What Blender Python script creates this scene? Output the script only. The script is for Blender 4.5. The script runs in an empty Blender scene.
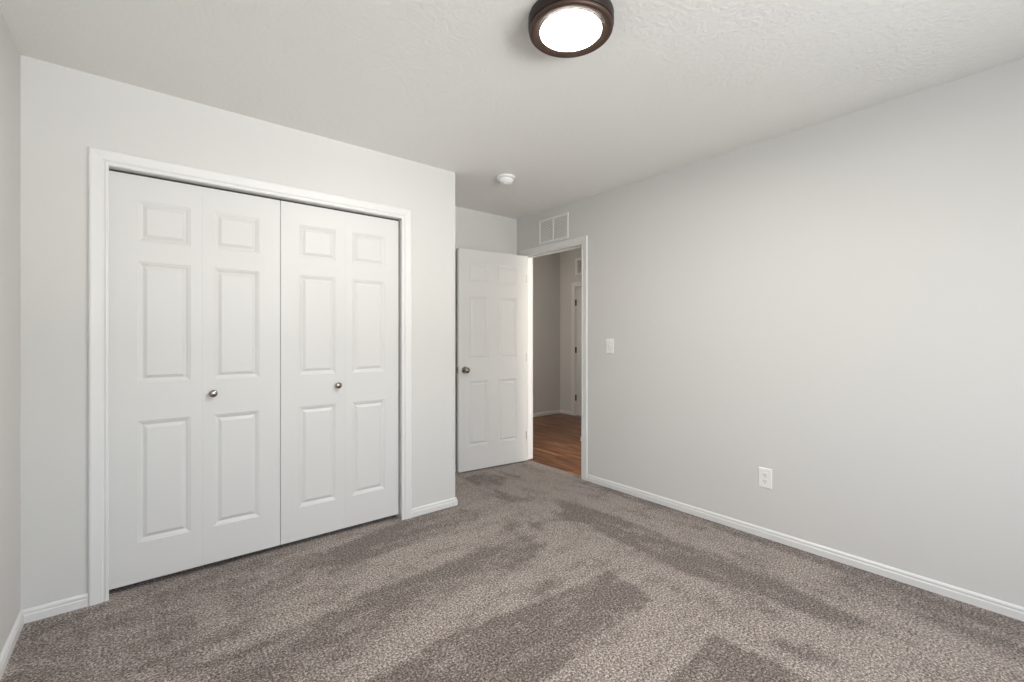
import bpy, bmesh, math, random
from mathutils import Vector, noise
C = bpy.context.scene.collection
random.seed(4)

# ------------------------------------------------------------------ camera
YAW = 39.189
cam_d = bpy.data.cameras.new('camera')
cam = bpy.data.objects.new('camera', cam_d)
C.objects.link(cam)
cam.location = (0, 0, 1.2245)
cam.rotation_euler = (math.radians(90), 0, math.radians(-YAW))
cam_d.sensor_width = 36
cam_d.lens = 451.48 / 1024 * 36
cam_d.shift_y = -2.81 / 1024
cam_d.clip_start = 0.02
bpy.context.scene.camera = cam

# ------------------------------------------------------------------ sky, daylight, exposure
S = bpy.context.scene
S.view_settings.view_transform = 'Standard'
S.view_settings.look = 'None'
S.view_settings.gamma = 1
S.view_settings.use_curve_mapping = False
S.view_settings.exposure = 0.09
W = bpy.data.worlds.new('sky')
S.world = W
W.use_nodes = True
wn = W.node_tree
wn.nodes.clear()
wo = wn.nodes.new('ShaderNodeOutputWorld')
wb = wn.nodes.new('ShaderNodeBackground')
sk = wn.nodes.new('ShaderNodeTexSky')
sk.sky_type = 'NISHITA'
sk.sun_disc = False
sk.sun_elevation = math.radians(38)
sk.sun_rotation = math.radians(200)
wb.inputs[1].default_value = 0.25
wn.links.new(sk.outputs[0], wb.inputs[0])
wn.links.new(wb.outputs[0], wo.inputs[0])


def area(name, loc, rot, sx, sy, power, col):
    l = bpy.data.lights.new(name, 'AREA')
    l.shape = 'RECTANGLE'
    l.size = sx
    l.size_y = sy
    l.energy = power
    l.color = col
    o = bpy.data.objects.new(name, l)
    o.location = loc
    o.rotation_euler = rot
    C.objects.link(o)
    return o


R90 = math.radians(90)
# daylight entering through the bedroom window (wall behind the camera)
area('window_daylight', (1.00, -1.46, 1.42), (R90, 0, 0), 2.25, 1.35, 50, (0.88, 0.945, 1.0))
# added fill light below floor level, aimed up through the window at the ceiling
area('ceiling_fill', (1.1, -8, -0.8), (math.radians(102), 0, 0), 6.0, 2.2, 840, (1.0, 0.992, 0.972))
area('hall_top_fill', (3.50, 4.85, 2.70), (0, 0, 0), 0.35, 0.35, 9, (1.0, 0.93, 0.85))  # added overhead fill without a fixture, lights the hall walls
area('hall_end_fill', (3.55, 0.36, 1.45), (R90, 0, 0), 0.70, 1.2, 52, (1.0, 0.95, 0.88))  # added fill at the corridor end, brightens the hall and the open door

# ------------------------------------------------------------------ materials


def mat(name, col, rough=0.6, metal=0.0, spec=0.5):
    m = bpy.data.materials.new(name)
    m.use_nodes = True
    b = m.node_tree.nodes['Principled BSDF']
    b.inputs['Base Color'].default_value = (*col, 1)
    b.inputs['Roughness'].default_value = rough
    b.inputs['Metallic'].default_value = metal
    b.inputs['Specular IOR Level'].default_value = spec
    return m


def nd(m, t, **k):
    n = m.node_tree.nodes.new(t)
    for a, v in k.items():
        n.inputs[a.replace('_', ' ')].default_value = v
    return n


def lk(m, a, b):
    m.node_tree.links.new(a, b)


def bump_noise(m, scales, strength, dist, stretch=(1, 1, 1), thresh=None):
    b = m.node_tree.nodes['Principled BSDF']
    tc = nd(m, 'ShaderNodeTexCoord')
    mp = nd(m, 'ShaderNodeMapping')
    mp.inputs['Scale'].default_value = stretch
    lk(m, tc.outputs['Object'], mp.inputs[0])
    n = nd(m, 'ShaderNodeTexNoise')
    n.inputs['Scale'].default_value = scales
    n.inputs['Detail'].default_value = 3
    lk(m, mp.outputs[0], n.inputs['Vector'])
    h = n.outputs['Fac']
    if thresh:
        r = nd(m, 'ShaderNodeValToRGB')
        r.color_ramp.elements[0].position = thresh[0]
        r.color_ramp.elements[1].position = thresh[1]
        lk(m, h, r.inputs[0])
        h = r.outputs[0]
    bp = nd(m, 'ShaderNodeBump')
    bp.inputs['Strength'].default_value = strength
    bp.inputs['Distance'].default_value = dist
    lk(m, h, bp.inputs['Height'])
    lk(m, bp.outputs[0], b.inputs['Normal'])
    return m


M_wall = bump_noise(mat('wall_paint', (0.69, 0.681, 0.66), 0.62, spec=0.35), 45, 0.25, 0.0012)
M_ceil = bump_noise(mat('ceiling_texture', (0.82, 0.812, 0.785), 0.85, spec=0.2), 54, 0.42, 0.0018,
                    thresh=(0.42, 0.62))
M_trim = mat('trim_paint', (0.78, 0.777, 0.765), 0.38)
M_door = bump_noise(mat('door_paint', (0.725, 0.72, 0.705), 0.42), 60, 0.12, 0.0008, (1, 1, 0.06))
M_plate = mat('white_plastic', (0.88, 0.875, 0.86), 0.35)
M_slot = mat('dark_slot', (0.05, 0.048, 0.045), 0.6)
M_nickel = mat('satin_nickel', (0.36, 0.32, 0.28), 0.22, 1.0)
M_hinge = mat('hinge_metal', (0.50, 0.48, 0.45), 0.4, 1.0)
M_dhinge = mat('dark_hinge', (0.045, 0.035, 0.03), 0.4, 0.8)
M_bronze = mat('oil_rubbed_bronze', (0.085, 0.053, 0.040), 0.5, 0.6)
M_bronze2 = mat('dark_bronze', (0.028, 0.020, 0.016), 0.45, 0.4)
M_vent = mat('vent_enamel', (0.86, 0.85, 0.83), 0.45)
M_back = mat('filter_mesh', (0.62, 0.575, 0.56), 0.9)
M_foam = mat('strike_metal', (0.30, 0.28, 0.26), 0.35, 1.0)

M_diff = mat('lit_diffuser', (0.9, 0.9, 0.88), 0.4)
_b = M_diff.node_tree.nodes['Principled BSDF']
_b.inputs['Emission Color'].default_value = (1.0, 0.975, 0.935, 1)
_b.inputs['Emission Strength'].default_value = 192.0

M_glass = bpy.data.materials.new('window_glass')
M_glass.use_nodes = True
_t = M_glass.node_tree
_t.nodes.clear()
_o = _t.nodes.new('ShaderNodeOutputMaterial')
_x = _t.nodes.new('ShaderNodeMixShader')
_x.inputs[0].default_value = 0.06
_a = _t.nodes.new('ShaderNodeBsdfTransparent')
_g = _t.nodes.new('ShaderNodeBsdfGlossy')
_g.inputs['Roughness'].default_value = 0.02
_t.links.new(_a.outputs[0], _x.inputs[1])
_t.links.new(_g.outputs[0], _x.inputs[2])
_t.links.new(_x.outputs[0], _o.inputs[0])


def ramp(m, stops):
    r = nd(m, 'ShaderNodeValToRGB')
    e = r.color_ramp.elements
    e[0].position, e[0].color = stops[0][0], (*stops[0][1], 1)
    e[1].position, e[1].color = stops[-1][0], (*stops[-1][1], 1)
    for p, c in stops[1:-1]:
        k = e.new(p)
        k.color = (*c, 1)
    return r


def carpet_material():
    m = mat('carpet_pile', (0.2, 0.18, 0.17), 0.95, spec=0.1)
    b = m.node_tree.nodes['Principled BSDF']
    tc = nd(m, 'ShaderNodeTexCoord')
    at = nd(m, 'ShaderNodeAttribute')
    at.attribute_name = 'pile_lay'
    # tuft speckle over broader wear and nap variation
    n1 = nd(m, 'ShaderNodeTexNoise')
    n1.inputs['Scale'].default_value = 108
    n1.inputs['Detail'].default_value = 3.5
    n1.inputs['Roughness'].default_value = 0.9
    lk(m, tc.outputs['Object'], n1.inputs['Vector'])
    n2 = nd(m, 'ShaderNodeTexNoise')
    n2.inputs['Scale'].default_value = 24
    n2.inputs['Detail'].default_value = 5
    n2.inputs['Roughness'].default_value = 0.65
    lk(m, tc.outputs['Object'], n2.inputs['Vector'])
    light = ramp(m, [(0.39, (0.058, 0.042, 0.034)), (0.465, (0.225, 0.182, 0.158)),
                     (0.535, (0.365, 0.306, 0.272)), (0.61, (0.78, 0.70, 0.64))])
    dark = ramp(m, [(0.39, (0.022, 0.015, 0.012)), (0.465, (0.106, 0.081, 0.069)),
                    (0.535, (0.188, 0.149, 0.130)), (0.61, (0.47, 0.405, 0.365))])
    lk(m, n1.outputs['Fac'], light.inputs[0])
    lk(m, n1.outputs['Fac'], dark.inputs[0])
    # fine breakup of the vacuum track edge
    ad = nd(m, 'ShaderNodeMath')
    ad.operation = 'MULTIPLY_ADD'
    ad.inputs[1].default_value = 1.9
    ad.inputs[2].default_value = -0.95
    lk(m, n2.outputs['Fac'], ad.inputs[0])
    sm = nd(m, 'ShaderNodeMath')
    sm.operation = 'ADD'
    sm.use_clamp = True
    lk(m, at.outputs['Fac'], sm.inputs[0])
    lk(m, ad.outputs[0], sm.inputs[1])
    mx = nd(m, 'ShaderNodeMix')
    mx.data_type = 'RGBA'
    lk(m, sm.outputs[0], mx.inputs[0])
    lk(m, light.outputs[0], mx.inputs[6])
    lk(m, dark.outputs[0], mx.inputs[7])
    lk(m, mx.outputs[2], b.inputs['Base Color'])
    bp = nd(m, 'ShaderNodeBump')
    bp.inputs['Strength'].default_value = 0.7
    bp.inputs['Distance'].default_value = 0.006
    lk(m, n1.outputs['Fac'], bp.inputs['Height'])
    lk(m, bp.outputs[0], b.inputs['Normal'])
    b.inputs['Sheen Weight'].default_value = 0.15
    b.inputs['Sheen Roughness'].default_value = 0.6
    return m


def wood_material():
    m = mat('plank_floor', (0.2, 0.08, 0.03), 0.36)
    b = m.node_tree.nodes['Principled BSDF']
    tc = nd(m, 'ShaderNodeTexCoord')
    mp = nd(m, 'ShaderNodeMapping')
    mp.inputs['Rotation'].default_value = (0, 0, R90)
    lk(m, tc.outputs['Object'], mp.inputs[0])
    br = nd(m, 'ShaderNodeTexBrick')
    br.inputs['Scale'].default_value = 1.0
    br.inputs['Brick Width'].default_value = 1.22
    br.inputs['Row Height'].default_value = 0.15
    br.inputs['Mortar Size'].default_value = 0.0015
    br.inputs['Color1'].default_value = (0.55, 0.55, 0.55, 1)
    br.inputs['Color2'].default_value = (1.0, 1.0, 1.0, 1)
    br.inputs['Mortar'].default_value = (0.12, 0.10, 0.10, 1)
    br.offset = 0.37
    lk(m, mp.outputs[0], br.inputs['Vector'])
    mp2 = nd(m, 'ShaderNodeMapping')
    mp2.inputs['Scale'].default_value = (14, 1.3, 1)
    lk(m, tc.outputs['Object'], mp2.inputs[0])
    n = nd(m, 'ShaderNodeTexNoise')
    n.inputs['Scale'].default_value = 1.6
    n.inputs['Detail'].default_value = 6
    n.inputs['Roughness'].default_value = 0.6
    n.inputs['Distortion'].default_value = 0.6
    lk(m, mp2.outputs[0], n.inputs['Vector'])
    r = ramp(m, [(0.32, (0.060, 0.018, 0.006)), (0.46, (0.17, 0.060, 0.021)),
                 (0.56, (0.31, 0.125, 0.048)), (0.68, (0.56, 0.28, 0.13))])
    lk(m, n.outputs['Fac'], r.inputs[0])
    mx = nd(m, 'ShaderNodeMix')
    mx.data_type = 'RGBA'
    mx.blend_type = 'MULTIPLY'
    mx.inputs[0].default_value = 1
    lk(m, r.outputs[0], mx.inputs[6])
    lk(m, br.outputs['Color'], mx.inputs[7])
    lk(m, mx.outputs[2], b.inputs['Base Color'])
    return m


M_carpet = carpet_material()
M_wood = wood_material()

# ------------------------------------------------------------------ mesh helpers


def obj(name, bm, m, parent=None, smooth=False, bevel=0.0):
    bmesh.ops.recalc_face_normals(bm, faces=bm.faces)
    me = bpy.data.meshes.new(name)
    bm.to_mesh(me)
    bm.free()
    me.materials.append(m)
    o = bpy.data.objects.new(name, me)
    C.objects.link(o)
    if parent:
        o.parent = parent
    if smooth:
        for p in me.polygons:
            p.use_smooth = True
        me.set_sharp_from_angle(angle=math.radians(35))
    if bevel:
        bv = o.modifiers.new('bevel', 'BEVEL')
        bv.width = bevel
        bv.segments = 2
        bv.limit_method = 'ANGLE'
        bv.angle_limit = math.radians(50)
    return o


def tag(o, label, cat, group=None, structure=False):
    o['label'] = label
    o['category'] = cat
    if group:
        o['group'] = group
    if structure:
        o['kind'] = 'structure'
    return o


def thing(name, label, cat, loc=(0, 0, 0), rotz=0.0, group=None, structure=False):
    o = bpy.data.objects.new(name, None)
    o.empty_display_size = 0.05
    C.objects.link(o)
    o.location = loc
    o.rotation_euler = (0, 0, rotz)
    return tag(o, label, cat, group, structure)


def bx(bm, x0, x1, y0, y1, z0, z1):
    v = [bm.verts.new((x, y, z)) for x in (x0, x1) for y in (y0, y1) for z in (z0, z1)]
    for f in ((0, 1, 3, 2), (4, 6, 7, 5), (0, 4, 5, 1), (2, 3, 7, 6), (0, 2, 6, 4), (1, 5, 7, 3)):
        bm.faces.new([v[i] for i in f])
    return bm


def box(x0, x1, y0, y1, z0, z1):
    return bx(bmesh.new(), x0, x1, y0, y1, z0, z1)


def lathe(prof, n=48, bm=None, axis='Z', origin=(0, 0, 0)):
    """prof: (radius, height) list; axis is the direction of height."""
    bm = bm or bmesh.new()
    ox, oy, oz = origin
    rings = []
    for r, h in prof:
        ring = []
        if r < 1e-6:
            a = [(0.0, 0.0)]
        else:
            a = [(r * math.cos(2 * math.pi * i / n), r * math.sin(2 * math.pi * i / n)) for i in range(n)]
        for u, v in a:
            p = {'Z': (u, v, h), 'Y': (u, h, v), 'X': (h, u, v)}[axis]
            ring.append(bm.verts.new((p[0] + ox, p[1] + oy, p[2] + oz)))
        rings.append(ring)
    for a, b in zip(rings, rings[1:]):
        for i in range(n):
            j = (i + 1) % n
            q = [a[i % len(a)], a[j % len(a)], b[j % len(b)], b[i % len(b)]]
            u = []
            for w in q:
                if w not in u:
                    u.append(w)
            if len(u) > 2:
                bm.faces.new(u)
    return bm


def panel_slab(w, z0, z1, t, cols, rows, both=True):
    """Moulded panel door leaf: x 0..w, front face y=0 (facing -y), back face y=t."""
    bm = bmesh.new()
    xs = sorted({0.0, w} | {c for p in cols for c in p})
    zs = sorted({z0, z1} | {c for p in rows for c in p})
    loops = [(0.0, 0.0), (0.003, 0.0022), (0.008, 0.0030), (0.019, 0.0088), (0.022, 0.0088), (0.034, 0.0028),
             (0.037, 0.0016)]
    for side in ((0, 1), (1, -1)) if both else ((0, 1),):
        y0 = 0.0 if side[0] == 0 else t
        sg = side[1]
        vm = {}

        def V(x, y, z):
            k = (round(x, 5), round(y, 5), round(z, 5))
            if k not in vm:
                vm[k] = bm.verts.new(k)
            return vm[k]
        for i in range(len(xs) - 1):
            for j in range(len(zs) - 1):
                a, b, c, d = xs[i], xs[i + 1], zs[j], zs[j + 1]
                isp = (a, b) in cols and (c, d) in rows
                if not isp:
                    bm.faces.new([V(a, y0, c), V(b, y0, c), V(b, y0, d), V(a, y0, d)])
                    continue
                prev = None
                for ins, dep in loops:
                    y = y0 + sg * dep
                    cur = [V(a + ins, y, c + ins), V(b - ins, y, c + ins), V(b - ins, y, d - ins), V(a + ins, y, d - ins)]
                    if prev:
                        for k in range(4):
                            bm.faces.new([prev[k], prev[(k + 1) % 4], cur[(k + 1) % 4], cur[k]])
                    prev = cur
                bm.faces.new(prev)
    # edges of the slab
    if not both:
        bm.faces.new([bm.verts.new(p) for p in ((0, t, z0), (w, t, z0), (w, t, z1), (0, t, z1))])
    for q in (((0, 0, z0), (0, t, z0), (0, t, z1), (0, 0, z1)), ((w, 0, z0), (w, t, z0), (w, t, z1), (w, 0, z1)),
              ((0, 0, z0), (w, 0, z0), (w, t, z0), (0, t, z0)), ((0, 0, z1), (w, 0, z1), (w, t, z1), (0, t, z1))):
        bm.faces.new([bm.verts.new(p) for p in q])
    bmesh.ops.remove_doubles(bm, verts=bm.verts, dist=1e-5)
    return bm


CASE = [(0, 0), (0, .008), (.003, .0105), (.011, .0115), (.015, .0085), (.019, .0085), (.024, .0125), (.043, .0145),
        (.060, .0165), (.066, .0155), (.070, .0115), (.070, 0)]


def casing(a0, a1, top, fn, prof=CASE, width=.070, bm=None, z0=0.0):
    """U-shaped mitred door casing around the opening a0..a1, height top. fn(a, z, v) -> world."""
    bm = bm or bmesh.new()
    k = width / .070
    rows = []
    for u, v in prof:
        u *= k
        rows.append([bm.verts.new(fn(*p)) for p in ((a0 - u, z0, v), (a0 - u, top + u, v), (a1 + u, top + u, v),
                                                   (a1 + u, z0, v))])
    n = len(rows)
    for i in range(n):
        r, s = rows[i], rows[(i + 1) % n]
        for j in range(3):
            bm.faces.new([r[j], r[j + 1], s[j + 1], s[j]])
    for j in (0, 3):
        bm.faces.new([r[j] for r in rows])
    return bm


BASE = [(0, 0), (.0125, 0), (.0125, .030), (.0120, .034), (.0095, .037), (.0095, .041), (.0105, .045), (.0095, .050),
        (.0055, .0555), (.003, .057), (0, .057)]


def base_run(bm, p, q, nrm, m0=0, m1=0):
    """baseboard along p->q on the wall, nrm = unit normal into the room; m0/m1 mitre the ends."""
    d = Vector((q[0] - p[0], q[1] - p[1], 0)).normalized()
    a, b = [], []
    for t, z in BASE:
        o = Vector((nrm[0] * t, nrm[1] * t, z))
        a.append(bm.verts.new(Vector((p[0], p[1], 0)) + o - d * (m0 * t)))
        b.append(bm.verts.new(Vector((q[0], q[1], 0)) + o + d * (m1 * t)))
    n = len(a)
    for i in range(n):
        j = (i + 1) % n
        bm.faces.new([a[i], a[j], b[j], b[i]])
    bm.faces.new(a)
    bm.faces.new(b)
    return bm


# ------------------------------------------------------------------ dimensions (metres)
XL, XO, YC, XR, YB, H = -0.4103, 1.7717, 2.8329, 2.9592, 3.5523, 2.44
YW = -1.30                 # window wall behind the camera
XR2 = XR + 0.103           # hall face of the right wall
HXF, HYF, HH = 5.285, 5.232, 2.75   # hall far walls and hall ceiling


def struct(name, bm, m, label, cat, parent=None, **k):
    o = obj(name, bm, m, parent, **k)
    return tag(o, label, cat, structure=True)


# ------------------------------------------------------------------ shell
bm = box(XL - .09, -.148, YC, YC + .09, -.02, H)
bx(bm, 1.361, XO, YC, YC + .09, -.02, H)
bx(bm, -.148, 1.361, YC, YC + .09, 2.054, H)
bx(bm, XO - .09, XO, YC + .09, YB, -.02, H)
struct('wall_closet', bm, M_wall, 'light grey painted wall around the white bifold closet doors', 'wall')
struct('wall_left', box(XL - .09, XL, YW, YC, -.02, H), M_wall,
       'narrow strip of light grey wall at the left edge of the photo', 'wall')
bm = box(XL - .09, XR, YB, YB + .09, -.02, H)
bx(bm, XL - .09, XL, YC + .09, YB, -.02, H)
struct('wall_back', bm, M_wall, 'short light grey wall in the recess behind the open door', 'wall')
bm = box(XR, XR2, YW - .09, 2.641, -.02, H)
bx(bm, XR, XR2, 3.443, HYF, -.02, H)
bx(bm, XR, XR2, 2.641, 3.443, 2.065, H)
bx(bm, XR2 - .05, XR2, .3, HYF, H, HH)
struct('wall_right', bm, M_wall, 'long light grey wall with the doorway, light switch and outlet', 'wall')
# window wall
WX0, WX1, WZ0, WZ1 = -0.10, 2.20, 0.80, 2.06
bm = box(XL - .09, WX0, YW - .09, YW, -.02, H)
bx(bm, WX1, XR, YW - .09, YW, -.02, H)
bx(bm, WX0, WX1, YW - .09, YW, -.02, WZ0)
bx(bm, WX0, WX1, YW - .09, YW, WZ1, H)
struct('wall_window', bm, M_wall, 'light grey wall with the bedroom window', 'wall')
struct('ceiling', box(XL - .09, XR2 - .05, YW - .09, YB + .09, H, H + .06), M_ceil,
       'off-white knockdown textured bedroom ceiling', 'ceiling')

# ------------------------------------------------------------------ carpet
TRACKS_AND_SHADE = [  # weight, edge softness, outline in floor metres: where the vacuum laid the pile the dark way; baseboard strip also paints in shade
    (0.85, 0.05, [(1.77, 2.84), (1.84, 2.54), (1.17, 2.48), (0.74, 2.39), (0.63, 2.61), (1.32, 2.84)]),
    (0.8, 0.03, [(2.43, 3.36), (2.48, 3.08), (2.27, 2.94), (2.16, 3.13), (2.14, 3.32)]),
    (0.9, 0.05, [(2.18, 2.9), (2.3, 2.58), (2.22, 2.52), (2.13, 2.65), (2.11, 2.77)]),
    (0.95, 0.04, [(2.45, 2.41), (2.51, 1.99), (2.51, 1.49), (2.51, 1.14), (2.47, 0.76), (2.41, 0.52), (2.3, 0.55),
                  (2.25, 0.77), (2.22, 1.05), (2.19, 1.3), (2.21, 1.57), (2.24, 2.01), (2.18, 2.14)]),
    (0.8, 0.06, [(1.84, 1.95), (1.83, 2.15), (1.52, 2.12), (1.27, 2.12), (1.0, 2.11), (0.65, 2.09), (0.17, 2.08),
                 (0.02, 2.06), (0.43, 1.72), (0.74, 1.76), (1.07, 1.85), (1.39, 1.88), (1.71, 1.84)]),
    (1.0, 0.012, [(1.89, 1.52), (1.86, 1.22), (1.46, 1.21), (1.21, 1.19), (1.09, 1.18), (0.93, 1.11), (0.39, 1.2),
                  (0.2, 1.5), (0.93, 1.6), (1.22, 1.58), (1.45, 1.54)]),
    (1.0, 0.012, [(1.83, 0.92), (1.85, 0.64), (1.85, 0.52), (1.78, 0.42), (1.0, 0.42), (0.9, 0.9), (1.62, 0.9)]),
    (0.9, 0.04, [(2.23, 2.28), (2.33, 2.21), (2.21, 2.1), (2.12, 2.17)]),
    (0.9, 0.03, [(1.99, 2.26), (2.05, 2.21), (1.97, 2.13), (1.92, 2.18)]),
    (0.7, 0.05, [(1.9, 2.4), (1.95, 2.31), (1.82, 2.18), (1.78, 2.27)]),
    (0.7, 0.05, [(1.66, 1.77), (1.69, 1.71), (1.61, 1.61), (1.53, 1.63)]),
    (0.7, 0.04, [(2.01, 1.24), (2.02, 1.16), (1.96, 1.1), (1.95, 1.17)]),
    (0.7, 0.04, [(2.07, 1.1), (2.08, 1.03), (2.02, 1.01), (1.99, 1.07)]),
    (0.7, 0.04, [(1.99, 0.76), (2.04, 0.62), (2.06, 0.49), (2.01, 0.5), (1.95, 0.65), (1.93, 0.75)]),
    (0.5, 0.06, [(3.01, 0.9), (3.01, -0.45), (2.51, -0.45), (2.57, 0.27), (2.66, 0.7)]),
    (0.8, 0.03, [(2.96, 2.6), (2.96, -1.3), (2.80, -1.3), (2.84, 1.0), (2.86, 2.6)]),  # right baseboard strip: dark pile with wall-foot shade painted in
    (0.45, 0.08, [(-0.41, 2.85), (-0.12, 2.87), (0.23, 2.91), (0.62, 2.91), (0.76, 2.83), (0.8, 2.57), (0.51, 2.31),
                  (0.38, 2.17), (0.29, 2.05), (0.16, 1.73), (-0.41, 1.4)]),
    (-0.4, 0.05, [(0.19, 2.59), (0.27, 2.61), (0.31, 2.36), (0.23, 2.27), (0.16, 2.45)]),
]


def poly_dist(x, y, P):
    """signed distance, positive inside"""
    d = 1e9
    inside = False
    n = len(P)
    for i in range(n):
        ax, ay = P[i]
        bx_, by = P[(i + 1) % n]
        ex, ey = bx_ - ax, by - ay
        t = max(0, min(1, ((x - ax) * ex + (y - ay) * ey) / (ex * ex + ey * ey + 1e-12)))
        d = min(d, math.hypot(x - ax - t * ex, y - ay - t * ey))
        if (ay > y) != (by > y) and x < ax + (y - ay) / (by - ay) * ex:
            inside = not inside
    return d if inside else -d


def pile_lay(x, y):
    wx = x + 0.014 * noise.noise(Vector((x * 9, y * 9, 0))) + 0.018 * noise.noise(Vector((x * 27, y * 27, 5)))
    wy = y + 0.014 * noise.noise(Vector((x * 9, y * 9, 9))) + 0.018 * noise.noise(Vector((x * 27, y * 27, 14)))
    f = 0.0
    for w, s, P in TRACKS_AND_SHADE:
        d = poly_dist(wx, wy, P)
        if d > -s:
            k = min(1, (d + s) / (2 * s))
            f = f + w * k * k * (3 - 2 * k) if w < 0 else max(f, w * k * k * (3 - 2 * k))
    # strokes are long in x over the left of the room and long in y near the right wall
    t = max(0, min(1, (x - 1.9) / 0.3))
    a = noise.noise(Vector((x * 1.6, y * 6.5, 3)))
    b = noise.noise(Vector((x * 6.5, y * 1.6, 21)))
    c = noise.noise(Vector((x * 5, y * 14, 33))) * (1 - t) + noise.noise(Vector((x * 14, y * 5, 41))) * t
    d = noise.noise(Vector((x * 22, y * 22, 7)))
    f = 0.88 * f + 0.45 * (a * (1 - t) + b * t) + 0.62 * c + 0.35 * d + 0.12
    return max(-0.15, min(1.1, f))


bm = bmesh.new()
x0, x1, y0, y1 = XL, 3.0, YW, YB
nx, ny = 228, 324
gv = [[bm.verts.new((x0 + (x1 - x0) * i / nx, y0 + (y1 - y0) * j / ny, 0)) for j in range(ny + 1)] for i in range(nx + 1)]
for i in range(nx):
    for j in range(ny):
        xa, ya = gv[i][j].co.x, gv[i][j].co.y
        if gv[i + 1][j].co.x > XR + 0.02 and (ya < 2.64 or ya > 3.44):
            continue
        bm.faces.new([gv[i][j], gv[i + 1][j], gv[i + 1][j + 1], gv[i][j + 1]])
loose = [v for v in bm.verts if not v.link_faces]
for v in loose:
    bm.verts.remove(v)
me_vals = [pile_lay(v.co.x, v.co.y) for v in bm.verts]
# thickness: a skirt and an underside
edge = [e for e in bm.edges if len(e.link_faces) == 1]
ext = bmesh.ops.extrude_edge_only(bm, edges=edge)
new = [g for g in ext['geom'] if isinstance(g, bmesh.types.BMVert)]
for v in new:
    v.co.z = -0.012
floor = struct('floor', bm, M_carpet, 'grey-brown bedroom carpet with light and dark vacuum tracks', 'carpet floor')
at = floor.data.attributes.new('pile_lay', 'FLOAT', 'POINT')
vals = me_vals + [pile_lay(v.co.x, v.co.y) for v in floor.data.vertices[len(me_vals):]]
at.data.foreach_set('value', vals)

# ------------------------------------------------------------------ hall beyond the doorway
struct('floor_hall', box(3.0, HXF + .1, .3, HYF + .09, -.03, -.004), M_wood,
       'reddish brown wood plank floor of the hall seen through the doorway', 'wood floor')
struct('wall_hall_far', box(XR, HXF + .1, HYF, HYF + .09, -.03, HH), M_wall,
       'shaded taupe hall wall left of the corner seen through the doorway', 'wall')
DY0, DY1 = 4.145, 4.907
bm = box(HXF, HXF + .1, DY1, HYF, -.03, HH)
bx(bm, HXF, HXF + .1, 3.64, DY0, -.03, HH)
bx(bm, HXF, HXF + .1, DY0, DY1, 2.045, HH)
struct('wall_hall_right', bm, M_wall, 'hall wall with the narrow view of a closed white door', 'wall')
bm = box(4.040, 4.14, .3, 3.64, -.03, HH)
bx(bm, 4.14, HXF + .1, 3.54, 3.64, -.03, HH)
struct('wall_hall_corner', bm, M_wall, 'hall wall corner hidden behind the right door jamb', 'wall')
bm = box(XR2, 4.04, .2, .3, -.03, .85)
bx(bm, XR2, 4.04, .2, .3, 2.05, HH)
bx(bm, XR2, 3.2, .2, .3, .85, 2.05)
bx(bm, 3.9, 4.04, .2, .3, .85, 2.05)
struct('wall_hall_end', bm, M_wall, 'end wall of the hall with the added window', 'wall')
struct('ceiling_hall', box(XR2 - .05, HXF + .1, .2, HYF + .09, HH, HH + .06), M_ceil, 'hall ceiling', 'ceiling')

# baseboards
bm = bmesh.new()
base_run(bm, (XL, YW), (XL, YC), (1, 0), -1, -1)
struct('baseboard_left', bm, M_trim, 'white baseboard at the lower left edge of the photo', 'baseboard')
bm = bmesh.new()
base_run(bm, (XL, YC), (-.198, YC), (0, -1), -1, 0)
struct('baseboard_closet_left', bm, M_trim, 'short white baseboard between the left corner and the closet casing', 'baseboard')
bm = bmesh.new()
base_run(bm, (1.416, YC), (XO, YC), (0, -1), 0, 1)
base_run(bm, (XO, YC), (XO, YB), (1, 0), 1, -1)
struct('baseboard_closet_right', bm, M_trim, 'white baseboard right of the closet wrapping the outside corner', 'baseboard')
bm = bmesh.new()
base_run(bm, (XO, YB), (XR, YB), (0, -1), -1, -1)
struct('baseboard_back', bm, M_trim, 'white baseboard behind the open door', 'baseboard')
bm = bmesh.new()
base_run(bm, (XR, YW), (XR, 2.594), (-1, 0), -1, 0)
struct('baseboard_right', bm, M_trim, 'long white baseboard under the outlet and switch wall', 'baseboard')
bm = bmesh.new()
base_run(bm, (XL, YW), (XR, YW), (0, 1), -1, -1)
struct('baseboard_window', bm, M_trim, 'white baseboard under the bedroom window', 'baseboard')
bm = bmesh.new()
base_run(bm, (XR2, HYF), (HXF, HYF), (0, -1), -1, -1)
base_run(bm, (HXF, DY1 + .067), (HXF, HYF), (-1, 0), 0, -1)
struct('baseboard_hall', bm, M_trim, 'white baseboard in the far corner of the hall', 'baseboard')
bm = bmesh.new()
base_run(bm, (4.04, .3), (4.04, 3.64), (-1, 0), 0, 1)
base_run(bm, (4.04, 3.64), (HXF, 3.64), (0, 1), 1, 0)
struct('baseboard_hall_corner', bm, M_trim, 'tip of white hall baseboard peeking past the right door jamb', 'baseboard')

# ------------------------------------------------------------------ closet opening
t = thing('trim_1', 'white moulded casing and jamb around the bifold closet doors', 'door casing', (.607, YC, 0), structure=True)
ox = .607
obj('casing', casing(-.127 - ox, 1.346 - ox, 2.031, lambda a, z, v: (a, -v, z)), M_trim, t)
bm = box(-.148 - ox, -.132 - ox, 0, .09, 0, 2.052)
bx(bm, 1.350 - ox, 1.361 - ox, 0, .09, 0, 2.052)
bx(bm, -.132 - ox, 1.350 - ox, 0, .09, 2.0315, 2.052)
obj('jamb', bm, M_trim, t)
bm = box(-.130 - ox, 1.348 - ox, .045, .062, 2.024, 2.0315)
obj('track', bm, M_slot, t)

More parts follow.
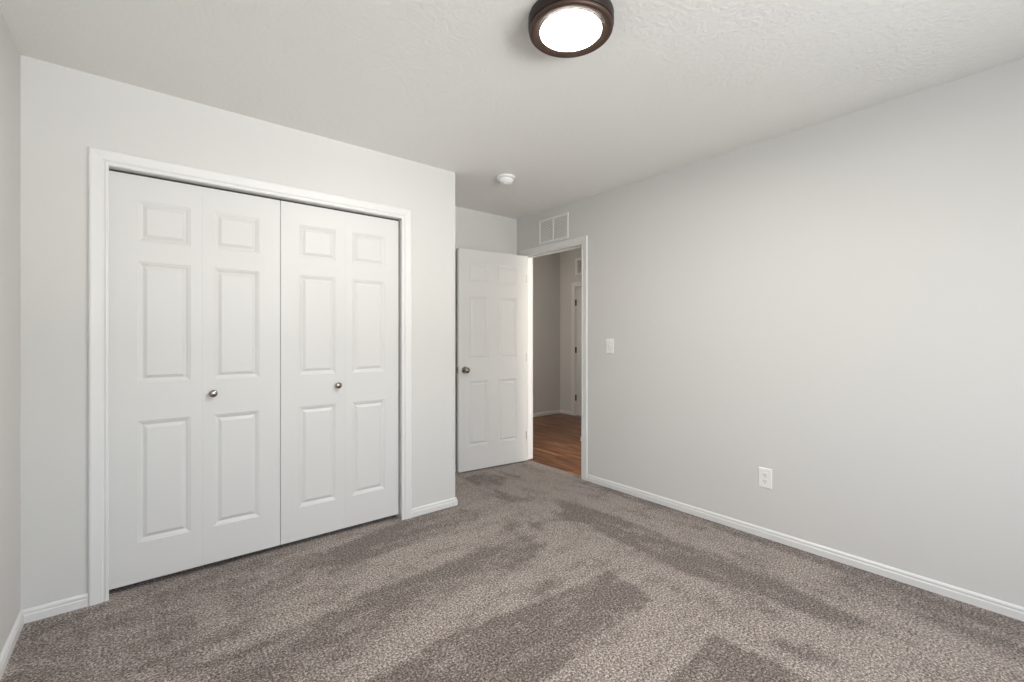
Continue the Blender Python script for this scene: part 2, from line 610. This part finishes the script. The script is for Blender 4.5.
ROWS = [(.222, .817), (1.006, 1.600), (1.700, 1.899)]
KNOB = [(0, 0), (.0135, 0), (.0140, -.002), (.0120, -.004), (.0065, -.006), (.0060, -.013), (.0090, -.016), (.0150, -.019),
        (.0190, -.0235), (.0192, -.027), (.0165, -.031), (.0100, -.0335), (0, -.0345)]


def bifold(name, label, leaves, cols, knob):
    x0, x1 = leaves[0][0], leaves[1][1]
    t = thing(name, label, 'bifold door', ((x0 + x1) / 2, YC + .035, 0), structure=True)
    cx = (x0 + x1) / 2
    for (a, b), (c, d) in zip(leaves, cols):
        w = b - a
        o = obj('leaf', panel_slab(w, .030, 2.020, .032, [(c - a, d - a)], ROWS), M_door, t, bevel=.0018)
        o.location = (a - cx, 0, 0)
    k = obj('knob', lathe(KNOB, 32, axis='Y'), M_nickel, t, smooth=True)
    k.location = (knob - cx, 0, .932)
    return t


bifold('door_1', 'left pair of white panelled bifold closet leaves', [(-.129, .2378), (.2381, .6095)],
       [(-.024, .187), (.288, .503)], .284)
bifold('door_2', 'right pair of white panelled bifold closet leaves', [(.6125, .9838), (.9841, 1.342)],
       [(.712, .927), (1.027, 1.244)], .934)

# ------------------------------------------------------------------ bedroom doorway and door
t = thing('trim_2', 'white moulded casing and jamb around the open bedroom doorway', 'door casing', (XR, 3.042, 0), structure=True)
oy = 3.042
obj('casing', casing(2.664 - oy, 3.430 - oy, 2.042, lambda a, z, v: (-v, a, z), width=.066), M_trim, t)
obj('casing', casing(2.664 - oy, 3.430 - oy, 2.042, lambda a, z, v: (.103 + v, a, z), width=.066), M_trim, t)
bm = box(0, .103, 2.641 - oy, 2.659 - oy, 0, 2.065)
bx(bm, 0, .103, 3.435 - oy, 3.443 - oy, 0, 2.065)
bx(bm, 0, .103, 2.659 - oy, 3.435 - oy, 2.047, 2.065)
obj('jamb', bm, M_trim, t)
bm = box(.040, .075, 2.659 - oy, 2.669 - oy, 0, 2.037)
bx(bm, .040, .075, 3.425 - oy, 3.435 - oy, 0, 2.037)
bx(bm, .040, .075, 2.659 - oy, 3.435 - oy, 2.037, 2.047)
obj('door_stop', bm, M_trim, t, bevel=.002)
obj('strike_plate', box(.010, .034, 2.6585 - oy, 2.6600 - oy, .90, .96), M_foam, t)

# door: local x runs from the hinge edge to the latch edge, local -y faces the camera side
ang = math.radians(6.0)
hinge = (2.955, 3.377)
# local +x -> (-cos, sin): rotate by 180-6 deg; then local -y faces away, so the slab is built mirrored
D = thing('door_3', 'open white six-panel bedroom door standing against the recess wall', 'door', (hinge[0], hinge[1], 0),
          math.radians(-6.0), structure=True)
# local x negative = toward the latch; local -y = toward the camera
w = .762
cols = [(.110, .306), (.415, .630)]
cols = [(w - .655, w - .450), (w - .345, w - .130)]
rows = [(.233, .832), (1.028, 1.614), (1.728, 1.922)]
o = obj('slab', panel_slab(w, .013, 2.038, .035, cols, rows), M_door, D, bevel=.002)
o.location = (-w, 0, 0)
DK = [(0, 0), (.031, 0), (.032, -.003), (.029, -.007), (.014, -.010), (.011, -.016), (.011, -.026), (.016, -.032), (.024, -.039),
      (.027, -.047), (.026, -.056), (.020, -.063), (.010, -.066), (0, -.0665)]
k = obj('knob', lathe(DK, 36, axis='Y'), M_nickel, D, smooth=True)
k.location = (-.700, 0, .936)
k = obj('knob', lathe([(r, -h) for r, h in DK], 36, axis='Y'), M_nickel, D, smooth=True)
k.location = (-.700, .035, .936)
obj('latch_plate', box(-w - .0012, -w + .001, .006, .029, .907, .965), M_foam, D)
obj('latch_bolt', box(-w - .010, -w, .012, .023, .926, .946), M_foam, D, bevel=.002)
for hz in (1.81, 1.035, .262):
    bm = box(-.0005, .002, .004, .034, hz - .044, hz + .044)
    bx(bm, .002, .020, .036, .0385, hz - .044, hz + .044)
    lathe([(0, hz - .046), (.0055, hz - .045), (.0055, hz + .045), (0, hz + .046)], 12, bm, 'Z', (.006, .041, 0))
    obj('hinge', bm, M_hinge, D)
    obj('hinge_leaf', box(-.022, -.012, -.0012, .0005, hz - .040, hz + .040), M_hinge, D)

# ------------------------------------------------------------------ hall door
t = thing('trim_3', 'white casing of the closed hall door', 'door casing', (HXF, (DY0 + DY1) / 2, 0), structure=True)
oy = (DY0 + DY1) / 2
obj('casing', casing(DY0 - oy, DY1 - oy, 2.035, lambda a, z, v: (-v, a, z), width=.067), M_trim, t)
bm = box(0, .1, DY0 - oy, DY0 + .012 - oy, 0, 2.045)
bx(bm, 0, .1, DY1 - .012 - oy, DY1 - oy, 0, 2.045)
bx(bm, 0, .1, DY0 - oy, DY1 - oy, 2.033, 2.045)
obj('jamb', bm, M_trim, t)
D4 = thing('door_4', 'closed white hall door with dark hinges seen through the doorway', 'door', (HXF + .012, DY1 - .015, 0),
           math.radians(-90), structure=True)
w4 = DY1 - DY0 - .03
obj('slab', panel_slab(w4, .012, 2.030, .035, [(.11, .306), (.426, .622)], rows), M_door, D4, bevel=.002)
for hz in (1.786, 1.04, .284):
    bm = lathe([(0, hz - .048), (.008, hz - .047), (.008, hz + .047), (0, hz + .048)], 12, None, 'Z', (-.002, -.010, 0))
    bx(bm, -.014, .012, -.004, -.0015, hz - .045, hz + .045)
    obj('hinge', bm, M_dhinge, D4)
k = obj('knob', lathe(DK, 28, axis='Y'), M_nickel, D4, smooth=True)
k.location = (w4 - .065, 0, .93)

# ------------------------------------------------------------------ bedroom window and added hall window (behind / beyond the view)


def window(name, label, x0, x1, z0, z1, yo, sgn):
    """frame in the wall opening; yo = outside face, sgn=+1 when the room is toward +y"""
    t = thing(name, label, 'window', ((x0 + x1) / 2, yo, z0), structure=True)
    cx = (x0 + x1) / 2
    hw = (x1 - x0) / 2
    h = z1 - z0
    bm = bmesh.new()
    for a in ((-hw, -hw + .045, 0, h), (hw - .045, hw, 0, h), (-hw + .045, hw - .045, 0, .045), (-hw + .045, hw - .045, h - .045, h)):
        bx(bm, a[0], a[1], .01 * sgn, .06 * sgn, a[2], a[3])
    bx(bm, -.02, .02, .015 * sgn, .05 * sgn, .045, h - .045)
    obj('window_frame', bm, M_trim, t)
    obj('glass', box(-hw + .045, hw - .045, .028 * sgn, .032 * sgn, .045, h - .045), M_glass, t)
    return t


window('window_1', 'white framed bedroom window', WX0, WX1, WZ0, WZ1, YW - .09, 1)
window('window_2', 'added white framed hall window, out of view', 3.2, 3.9, .85, 2.05, .2, 1)  # unseen window, put in as the opening for the corridor fill

# ------------------------------------------------------------------ ceiling light
L = thing('ceiling_light', 'round dark bronze flush ceiling light with a glowing white diffuser', 'ceiling light', (1.256, 1.188, H))
obj('body', lathe([(0, 0), (.158, 0), (.1605, -.003), (.1605, -.038), (.1585, -.042), (.1560, -.0425), (0, -.0425)], 96), M_bronze2, L,
    smooth=True)
obj('rim', lathe([(.140, -.0425), (.1550, -.0425), (.1575, -.045), (.1582, -.049), (.1570, -.053), (.1535, -.0565), (.1500, -.0580),
                  (.1450, -.0578), (.1350, -.0568), (.1240, -.0552), (.1150, -.0535), (.1150, -.046), (.140, -.0425)], 96),
    M_bronze, L, smooth=True)
obj('diffuser', lathe([(0, -.045), (.1145, -.045), (.1145, -.0533), (.110, -.0540), (.09, -.0552), (.05, -.0562), (0, -.0565)], 96),
    M_diff, L, smooth=True)

# ------------------------------------------------------------------ smoke detector
D = thing('smoke_detector', 'small round white smoke detector on the ceiling near the doorway', 'smoke detector', (2.113, 2.668, H))
obj('mounting_base', lathe([(0, 0), (.069, 0), (.071, -.002), (.071, -.012), (.068, -.015), (.052, -.015), (0, -.015)], 48), M_plate, D,
    smooth=True)
bm = lathe([(0, -.015), (.050, -.015), (.050, -.021), (.060, -.021), (.0605, -.025), (.056, -.034), (.045, -.047), (.040, -.050),
            (.02, -.051), (0, -.051)], 48)
obj('cover', bm, M_plate, D, smooth=True)
bm = bmesh.new()
for i in range(16):
    a = i * math.tau / 16
    m_ = bmesh.new()
    c, s = math.cos(a), math.sin(a)
    vs = []
    for u, v, z in ((.050, -.002, -.0215), (.0585, -.002, -.0215), (.0585, .002, -.0215), (.050, .002, -.0215),
                    (.050, -.002, -.0145), (.0585, -.002, -.0145), (.0585, .002, -.0125), (.050, .002, -.0145)):
        vs.append(bm.verts.new((u * c - v * s, u * s + v * c, z)))
    for f in ((0, 1, 2, 3), (4, 5, 6, 7), (0, 1, 5, 4), (1, 2, 6, 5), (2, 3, 7, 6), (3, 0, 4, 7)):
        bm.faces.new([vs[i_] for i_ in f])
    m_.free()
obj('vent_ribs', bm, M_plate, D)
obj('test_button', lathe([(0, -.0495), (.012, -.0505), (.012, -.053), (.010, -.054), (0, -.054)], 24), M_vent, D, smooth=True)

# ------------------------------------------------------------------ return air grilles


def grille(name, label, loc, rz, w, h, fields, slats, frame=.019, dep=.008):
    """local x = width, local -y = out of the wall, z up, origin at bottom centre"""
    t = thing(name, label, 'air vent', loc, rz)
    bm = bmesh.new()
    for a in ((-w / 2, -w / 2 + frame, 0, h), (w / 2 - frame, w / 2, 0, h), (-w / 2 + frame, w / 2 - frame, 0, frame),
              (-w / 2 + frame, w / 2 - frame, h - frame, h)):
        bx(bm, a[0], a[1], -dep, 0, a[2], a[3])
    obj('frame', bm, M_vent, t, bevel=.002)
    iw = w - 2 * frame
    fw = iw / fields
    for k in range(1, fields):
        obj('divider', box(-iw / 2 + k * fw - .006, -iw / 2 + k * fw + .006, -dep, 0, frame, h - frame), M_vent, t)
    for k in range(fields):
        a, b = -iw / 2 + k * fw + (.006 if k else 0), -iw / 2 + (k + 1) * fw - (.006 if k < fields - 1 else 0)
        bm = bmesh.new()
        for i in range(slats):
            z = frame + (h - 2 * frame) * (i + .5) / slats
            d = (h - 2 * frame) / slats
            q = [(a, -dep * .8, z - d * .36), (b, -dep * .8, z - d * .36), (b, -.0015, z + d * .30), (a, -.0015, z + d * .30)]
            v1 = [bm.verts.new(p) for p in q]
            v2 = [bm.verts.new((p[0], p[1] - .0004, p[2] + .0012)) for p in q]
            bm.faces.new(v1)
            bm.faces.new(v2)
            for e in range(4):
                bm.faces.new([v1[e], v1[(e + 1) % 4], v2[(e + 1) % 4], v2[e]])
        obj('louvers', bm, M_vent, t)
    obj('filter', box(-iw / 2, iw / 2, -.001, 0, frame, h - frame), M_back, t)
    return t


grille('air_vent', 'white louvered air vent on the wall directly above the doorway', (XR, 3.018, 2.126), math.radians(-90), .388, .230, 2, 13)
grille('air_vent', 'shaded air vent above the hall door, seen through the doorway', (HXF, 4.884 - .2, 2.21), math.radians(-90), .40, .268,
       1, 12, frame=.040, dep=.02)

# ------------------------------------------------------------------ switch and outlet


def plate(t, w, h):
    bm = bmesh.new()
    pr = [(0, 0), (0, -.0025), (.004, -.0055)]
    prev = None
    for ins, y in pr:
        cur = [bm.verts.new(p) for p in ((-w / 2 + ins, y, -h / 2 + ins), (w / 2 - ins, y, -h / 2 + ins), (w / 2 - ins, y, h / 2 - ins),
                                         (-w / 2 + ins, y, h / 2 - ins))]
        if prev:
            for e in range(4):
                bm.faces.new([prev[e], prev[(e + 1) % 4], cur[(e + 1) % 4], cur[e]])
        else:
            bm.faces.new(cur)
        prev = cur
    bm.faces.new(prev)
    return obj('cover_plate', bm, M_plate, t)


T = thing('light_switch', 'white toggle light switch on the wall right of the doorway', 'light switch', (XR, 2.360, 1.160), math.radians(-90))
plate(T, .076, .120)
obj('toggle_frame', box(-.0055, .0055, -.0064, -.0050, -.0125, .0125), M_vent, T)
bm = bmesh.new()
q = [(-.0045, -.006, -.004), (.0045, -.006, -.004), (.0045, -.006, .006), (-.0045, -.006, .006),
     (-.0035, -.018, .006), (.0035, -.018, .006), (.0035, -.018, .012), (-.0035, -.018, .012)]
vs = [bm.verts.new(p) for p in q]
for f in ((0, 1, 2, 3), (4, 5, 6, 7), (0, 1, 5, 4), (1, 2, 6, 5), (2, 3, 7, 6), (3, 0, 4, 7)):
    bm.faces.new([vs[i] for i in f])
obj('toggle', bm, M_plate, T)
for z in (.030, -.030):
    obj('screw', lathe([(0, -.0052), (.003, -.0056), (.002, -.0066), (0, -.0068)], 12, None, 'Y', (0, 0, z)), M_hinge, T)

T = thing('wall_outlet', 'white duplex outlet low on the wall above the baseboard', 'outlet', (XR, 1.166, .366), math.radians(-90))
plate(T, .076, .122)
for z in (.0195, -.0195):
    bm = bmesh.new()
    n = 24
    ring = []
    for i in range(n):
        a = math.tau * i / n
        ring.append((max(-.0165, min(.0165, .0185 * math.cos(a))), .0145 * math.sin(a) if abs(math.sin(a)) < .99 else .0143 * math.sin(a)))
    v1 = [bm.verts.new((u, -.005, v + z)) for u, v in ring]
    v2 = [bm.verts.new((u * .96, -.0075, v * .96 + z)) for u, v in ring]
    bm.faces.new(v2)
    for i in range(n):
        bm.faces.new([v1[i], v1[(i + 1) % n], v2[(i + 1) % n], v2[i]])
    r = obj('receptacle', bm, M_vent, T)
    bm = box(-.0075, -.0050, -.0079, -.0070, z - .001, z + .0075)
    bx(bm, .0050, .0075, -.0079, -.0070, z - .0005, z + .0070)
    lathe([(0, -.0070), (.0027, -.0072), (.0027, -.0079), (0, -.0079)], 12, bm, 'Y', (0, 0, z - .0075))
    obj('slots', bm, M_slot, r)
obj('screw', lathe([(0, -.0052), (.003, -.0056), (.002, -.0066), (0, -.0068)], 12, None, 'Y', (0, 0, 0)), M_hinge, T)
